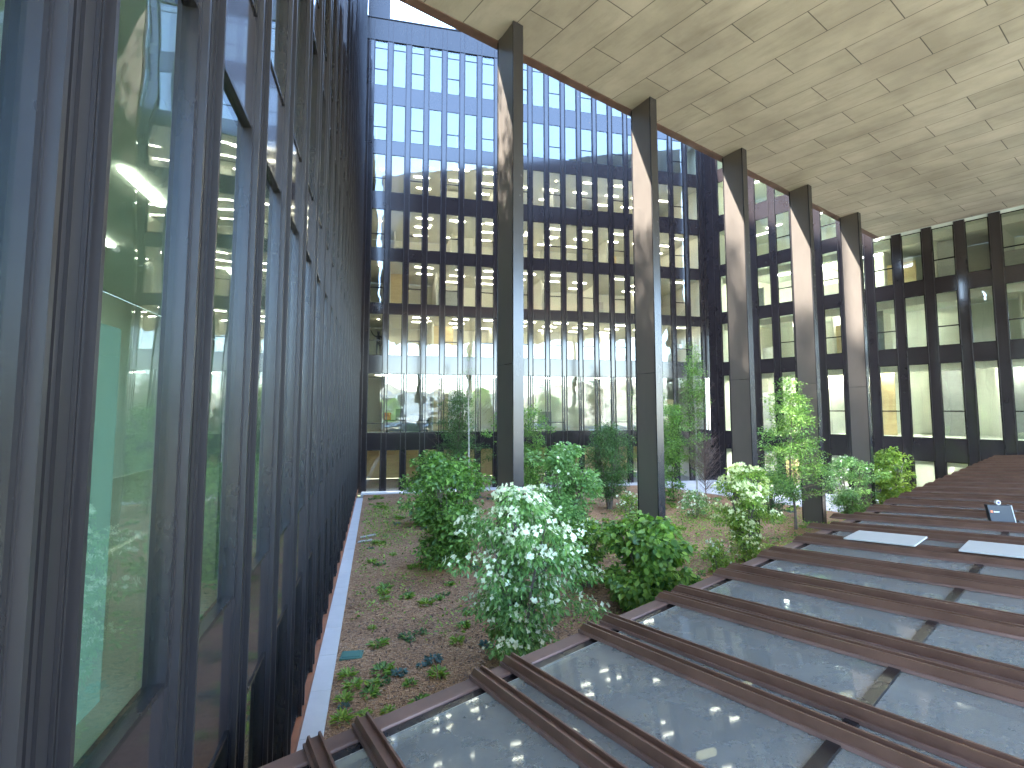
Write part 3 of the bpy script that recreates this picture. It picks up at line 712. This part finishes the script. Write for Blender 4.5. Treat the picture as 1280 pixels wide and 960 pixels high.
# ground-cover plants: a few kinds, copied
protos = []
def small(kind, seed, leaf, n, r, ls, asp, upr):
    rs = np.random.RandomState(seed); th = rs.rand(n)*6.28; rad = r*rs.rand(n)**.6*.6
    P = np.stack([rad*np.cos(th), rad*np.sin(th), .02+.10*rs.rand(n)*upr], 1)
    A = np.stack([np.cos(th), np.sin(th), upr*(.3+.9*rs.rand(n))], 1) + rs.randn(n,3)*.25
    Nn = rs.randn(n,3)*.3 + np.array([0,0,1.]); ls_ = ls*(.6+.7*rs.rand(n))
    return leaves_mesh('ground_plant', P, A, Nn, ls_, ls_*asp, M[leaf], .1, .25)
kinds = [('fern_plant', small('a',1,'leaf_lime',70,.26,.16,.32,.9), 'small yellow-green fern growing in the bark mulch', 'ferns growing in the bark mulch', 'fern'),
         ('fern_plant', small('b',2,'leaf_big',60,.30,.17,.34,.6), 'small mid-green fern growing in the bark mulch', 'green ferns growing in the bark mulch', 'fern'),
         ('ground_plant', small('c',3,'leaf_dark',90,.34,.08,.6,.5), 'small dark leafy plant growing flat in the bark mulch', 'dark small plants in the bark mulch', 'plant'),
         ('ground_plant', small('d',4,'leaf_blue',60,.26,.11,.6,.5), 'small grey-green plant growing in the bark mulch', 'grey-green small plants in the bark mulch', 'plant')]
rg = random.Random(77); made = [None]*4; placed = 0
def onbed(p, q): return Q00*(1-p)*(1-q) + Q10*p*(1-q) + Q01*(1-p)*q + Q11*p*q
def put(k, x, y, s):
    nm, me, lab, grp, cat = kinds[k]
    if made[k] is None: o = link(nm, me); tag(o, lab, cat, grp); made[k] = o
    else: o = made[k].copy(); COL.objects.link(o)
    o.location = (x, y, gz(x,y)-.01); o.scale = (s,s,s*rg.uniform(.8,1.2)); o.rotation_euler = (0,0,rg.uniform(0,6.28))
spots = [(-3.8,11.0,0),(-3.5,10.6,0),(-3.75,10.1,0),(-3.1,10.3,1),(-2.4,10.6,1),(-1.9,10.9,0),(-3.0,9.6,0),(-3.6,9.5,0),(-2.6,9.7,0),(-2.1,10.0,1),(-2.3,11.3,3),(-2.7,11.0,3),(-3.7,9.9,3),
         (-2.9,12.7,2),(-2.6,12.9,2),(-2.75,12.5,2),(-1.0,12.1,3),(-.9,10.6,0),(-1.6,13.2,1)]
for x, y, k in spots:
    x += max(.42, .30 - (Vector((x,y,0)) - kl).dot(nL))
    put(k, x, y, rg.uniform(.5,.85))
while placed < 298:
    x = rg.uniform(-8.5, 16); y = rg.uniform(9.5, 33)
    # keep inside the bed, denser in the middle distance
    if (Vector((x,y,0)) - kl).dot(nL) < .35 or bed_bvh.ray_cast(Vector((x,y,50)), Vector((0,0,-1)))[0] is None: continue
    den = .35 if y < 14.5 else (1. if math.sin(x*.9+1)*math.sin(y*.7) > -.1 else .25)
    if rg.random() > den: continue
    k = rg.choices((0,1,2,3), (4,4,3,1.5))[0]; put(k, x, y, rg.uniform(.4,1.0)*(1.15 if y > 18 else 1)); placed += 1
# dense low cover in the middle of the bed: nobody could count it
rs = np.random.RandomState(5); Pn = []
for cx, cy, sx, sy, n in ((-5.8,25,1.0,2.2,900),(-4.6,22.,1.2,1.4,800),(4.2,20.5,1.3,1.6,900),(7.5,22.5,1.6,2.,1500),(9.5,24.5,2.,1.6,1600),(13.,24,1.6,1.4,800),(10.8,19.6,1.2,1.,700),(6.,18.5,1.,1.2,700),(-6.6,27.5,.7,1.6,700),(-5.0,18.6,.8,1.0,260),(-3.9,14.6,.6,.8,140),(-.6,14.9,.7,.6,200),(-1.7,13.2,.5,.5,110),(-3.0,16.6,.7,.7,150),(1.6,13.4,.6,.5,160),(4.6,17.2,.8,.9,400)):
    for _ in range(n):
        x, y = cx+rs.randn()*sx, cy+rs.randn()*sy
        if (Vector((x,y,0)) - kl).dot(nL) < .2: continue
        h = bed_bvh.ray_cast(Vector((x,y,50)), Vector((0,0,-1)))[0]
        if h: Pn.append((x, y, h.z + .02 + .14*rs.rand()))
Pn = np.array(Pn); n = len(Pn); A = rs.randn(n,3); A[:,2] = abs(A[:,2])*.5
ls = .09*(.6+.8*rs.rand(n)); gc = link('ground_cover', leaves_mesh('ground_cover', Pn, A, rs.randn(n,3)*.4+np.array([0,0,1.]), ls, ls*.5, M['leaf_lime'])); gc['kind'] = 'stuff'
tag(gc, 'low green ground cover spreading over the mulch between the shrubs', 'ground cover')
# bark chips near the camera: loose litter
Pn = []; 
for _ in range(9000):
    x = rs.uniform(-4.6, 4.5); y = rs.uniform(8.6, 17)
    if (Vector((x,y,0)) - kl).dot(nL) < .05: continue
    h = bed_bvh.ray_cast(Vector((x,y,50)), Vector((0,0,-1)))[0]
    if h: Pn.append((x,y,h.z+.012*rs.rand()))
Pn = np.array(Pn); n = len(Pn); A = rs.randn(n,3); A[:,2] *= .25
M['chip'] = leafmat('bark_chip', (.06,.03,.02), (.34,.22,.14), 0., .85)
ls = .075*(.5+.9*rs.rand(n)); o = link('bark_chips', leaves_mesh('bark_chips', Pn, A, rs.randn(n,3)*.35+np.array([0,0,1.]), ls, ls*.45, M['chip'], 0., 0.)); o['kind'] = 'stuff'
tag(o, 'loose bark chips lying over the planting bed', 'bark mulch')

# small things in the bed
vb = empty('valve_box', (-3.50, 11.9, gz(-3.5,11.9)), R(8)); tag(vb, 'green plastic valve box lid lying in the mulch near the left kerb', 'valve box')
b = MB(); b.box(-.20,.20,-.15,.15,-.05,.05); b.build('lid', M['boxgreen'], vb, .02)
b = MB(); b.box(-.235,.235,-.185,.185,-.08,.028); b.build('rim', M['boxgreen'], vb, .015)
for k, (x, y, rz, ln, lab) in enumerate(((-6.05,22.5,14,.62,'short white plank lying tilted by the left kerb, the farther one'),(-5.95,21.7,4,.55,'short white plank lying half under leaves by the left kerb, the nearer one'))):
    b = MB(); b.box(-ln/2, ln/2, -.1, .1, 0, .03); o = b.build('white_plank', M['white']); o.location = (x,y,gz(x,y)+.03); o.rotation_euler = (R(6),R(-8),R(rz)); tag(o, lab, 'plank')
bl = empty('bollard_light', (14.4, 29.6, gz(14.4,29.6))); tag(bl, 'short dark bollard light standing beside the pale path', 'bollard light')
b = MB(); b.prism([(.1*math.cos(t*.524), .1*math.sin(t*.524)) for t in range(12)], 0, .55); b.build('post', M['darkplastic'], bl)
b = MB(); b.prism([(.13*math.cos(t*.524), .13*math.sin(t*.524)) for t in range(12)], .553, .62); b.build('cap', M['darkplastic'], bl)

# ------------------------------------------------------------------ things behind the windows of the far wing
def fw(x, y, z): u = uF; v = Vector((-u.y,u.x,0)); p = far_org + u*x + v*y; return (p.x, p.y, z)
fz = far_levels[1][0]
t = empty('workbench', fw(2.9,1.2,fz), R(90-FAR_AZ)); tag(t, 'dark workbench loaded with grey boxes behind the tall glazing near the left wing', 'workbench')
b = MB(); b.box(-1.5,1.5,-.35,.35,.78,.84); b.build('top', M['darkplastic'], t)
for sx in (-1.4,1.32):
    for sy in (-.3,.22): b = MB(); b.box(sx,sx+.08,sy,sy+.08,0,.78); b.build('leg', M['darkplastic'], t)
b = MB(); b.box(-1.38,1.3,-.2,.3,.05,.6); b.build('shelf_box', M['cardboard'], t)
for k, (x, w, hh, mt, lab) in enumerate(((2.1,.5,.75,'cardboard','tall grey carton on the workbench beside the red bag'),(3.3,.9,.35,'cardboard','wide low grey carton on the workbench'))):
    o = empty('carton', fw(x+.25,1.2,fz+.845), R(90-FAR_AZ)); tag(o, lab, 'carton')
    b = MB(); b.box(-w/2,w/2,-.22,.22,0,hh); b.build('body', M[mt], o, .01)
    b = MB(); b.box(-w/2-.01,w/2+.01,-.23,0,hh+.002,hh+.012); b.build('flap', M[mt], o)
o = empty('red_bag', fw(1.55,1.1,fz+.845), R(90-FAR_AZ)); tag(o, 'red bag on the workbench behind the tall glazing', 'bag')
b = MB(); b.prism([(-.2,-.15),(.2,-.15),(.24,.0),(.2,.15),(-.2,.15),(-.24,0)], 0, .5); b.build('body', M['red'], o, .05)
b = MB(); b.tube([(-.12,0,.5),(-.1,0,.66),(.1,0,.66),(.12,0,.5)], [.015]*4, 6); b.build('handle', M['darkplastic'], o)

def person():
    z = far_levels[2][0] - .02
    root = empty('person', fw(.86,.75,z), R(90-FAR_AZ)); tag(root, 'person in dark clothes raising an arm behind a window beside the left wing', 'person')
    V = [(0,0,.95),(0,0,1.15),(0,0,1.38),(0,-.01,1.50),(0,-.03,1.60),(0,-.03,1.72),
         (-.10,0,.90),(-.11,-.02,.48),(-.11,.02,.08),(-.11,-.13,.04),(.10,0,.90),(.12,.0,.48),(.13,.04,.08),(.13,-.11,.04),
         (-.19,0,1.40),(-.38,-.08,1.52),(-.50,-.12,1.76),(-.55,-.13,1.86),(.19,0,1.40),(.25,.02,1.13),(.22,-.12,.93),(.21,-.16,.85)]
    E = [(0,1),(1,2),(2,3),(3,4),(4,5),(0,6),(6,7),(7,8),(8,9),(0,10),(10,11),(11,12),(12,13),(2,14),(14,15),(15,16),(16,17),(2,18),(18,19),(19,20),(20,21)]
    Rr = [.14,.125,.15,.055,.085,.09,.09,.06,.042,.035,.09,.06,.042,.035,.062,.045,.034,.03,.062,.045,.034,.03]
    me = bpy.data.meshes.new('person'); me.from_pydata(V, E, []); me.materials.append(M['dkcloth']); me.materials.append(M['skin'])
    o = link('body', me, root); o.modifiers.new('skin', 'SKIN'); 
    for i, r_ in enumerate(Rr): me.skin_vertices[0].data[i].radius = (r_, r_*.8)
    me.skin_vertices[0].data[0].use_root = True
    s = o.modifiers.new('sub', 'SUBSURF'); s.levels = 1; s.render_levels = 2
    b = MB(); 
    for a in range(5):
        b.tube([(-.55+.01*a-.02,-.13,1.86),(-.565+.016*a-.02,-.14,1.925),(-.57+.02*a-.02,-.15,1.96)], [.011,.009,.006], 6)
        b.tube([(.19+.01*a,-.16,.84),(.185+.012*a,-.17,.79),(.187+.012*a,-.165,.755)], [.011,.009,.006], 6)
    b.build('fingers', M['skin'], root)
    b = MB()
    for i in range(7):
        pass
    vs = []; n1, n2 = 10, 7
    for i in range(n2+1):
        for j in range(n1):
            ph_ = math.pi*.62*i/n2; th = 2*math.pi*j/n1
            vs.append((.098*math.sin(ph_)*math.cos(th), -.02+.108*math.sin(ph_)*math.sin(th), 1.665+.125*math.cos(ph_)))
    b.add(vs, [(i*n1+j, i*n1+(j+1)%n1, (i+1)*n1+(j+1)%n1, (i+1)*n1+j) for i in range(n2) for j in range(n1)]); b.build('hair', M['darkplastic'], root)
person()

# ------------------------------------------------------------------ open country behind the camera, mirrored in the glass
b = MB(); vs = []; nx = 40
hr = random.Random(2)
for i in range(nx+1):
    for j in range(9):
        a = R(95 + 150*i/nx); d = 95 + j*28; z = -.3 + (j/8)**1.3*(20 + 6*math.sin(i*.7) + 4*math.sin(i*1.9+1))
        vs.append((math.sin(a)*d, math.cos(a)*d, z))
b.add(vs, [(i*9+j, (i+1)*9+j, (i+1)*9+j+1, i*9+j+1) for i in range(nx) for j in range(8)]); tagS(b.build('hills', M['meadow']))
pb = empty('pale_building', (24,-78,0), R(12)); tag(pb, 'long pale terrace building beyond the courtyard, mirrored in the glass of the middle wing', 'building')
b = MB(); b.box(-26,26,-5,5,-.1,9.5); b.build('wall', M['paleroof'], pb)
b = MB(); b.box(-26.4,26.4,-5.4,5.4,9.503,9.9); b.build('roof', M['kerb'], pb)
for k in range(12):
    for z in (1.,4.,7.):
        b = MB(); b.box(-24+k*4.1,-22+k*4.1,5.002,5.05,z,z+1.7); b.build('window', M['panel'], pb)
src = plant('field_tree', 'broad green tree far behind the camera, mirrored in the middle wing glass', 'tree', 3, -52, 9, 4.2, env_shrub, 90, 60, 'leaf_big', .38, .6, 41, 1.5, 0, trunk=.2, clu_r=1.1, group='mirrored field trees')
for (x, y, s) in ((-14,-56,1.1),(14,-60,.9),(34,-50,1.2),(46,-38,1.),(-30,-48,1.1)):
    o = copy_tree(src); o.location = (x, y, -.1); o.scale = (s,s,s); o.rotation_euler = (0,0,x)

# ------------------------------------------------------------------ light, sky, camera
SUN_AZ, SUN_EL = -95., 54.
w = bpy.data.worlds.new('World'); sc.world = w; w.use_nodes = True; nt = w.node_tree; nt.nodes.clear()
sky = nt.nodes.new('ShaderNodeTexSky'); sky.sky_type = 'NISHITA'; sky.sun_disc = False; sky.sun_elevation = R(SUN_EL); sky.sun_rotation = R(SUN_AZ)
sky.air_density = 1.; sky.dust_density = .6; sky.ozone_density = 2.2
bg = nt.nodes.new('ShaderNodeBackground'); bg.inputs[1].default_value = .15; out = nt.nodes.new('ShaderNodeOutputWorld')
nt.links.new(sky.outputs[0], bg.inputs[0]); nt.links.new(bg.outputs[0], out.inputs[0])
sl = bpy.data.lights.new('sun', 'SUN'); sl.energy = 2.; sl.angle = R(.8); sl.color = (1,.96,.88)
so = link('sun', sl); d = Vector((math.sin(R(SUN_AZ))*math.cos(R(SUN_EL)), math.cos(R(SUN_AZ))*math.cos(R(SUN_EL)), math.sin(R(SUN_EL))))
so.rotation_euler = d.to_track_quat('Z', 'Y').to_euler(); so.location = (0,0,60)

cam = bpy.data.cameras.new('camera'); co = link('camera', cam); co.location = (0,0,H); co.rotation_euler = (R(90+4.46), 0, 0)
cam.sensor_fit = 'HORIZONTAL'; cam.sensor_width = 36; cam.lens = 655/1280*36; cam.shift_y = -19.1/1280; cam.clip_start = .05; cam.clip_end = 2000
sc.camera = co
sc.view_settings.view_transform = 'Standard'; sc.view_settings.look = 'None'; sc.view_settings.gamma = 1; sc.view_settings.exposure = 4.7
sc.view_settings.use_curve_mapping = False
sc.render.engine = 'CYCLES'
cy = sc.cycles; cy.use_denoising = True; cy.max_bounces = 10; cy.diffuse_bounces = 4; cy.glossy_bounces = 5; cy.transparent_max_bounces = 24; cy.transmission_bounces = 4
cy.sample_clamp_indirect = 6; cy.blur_glossy = 1.0
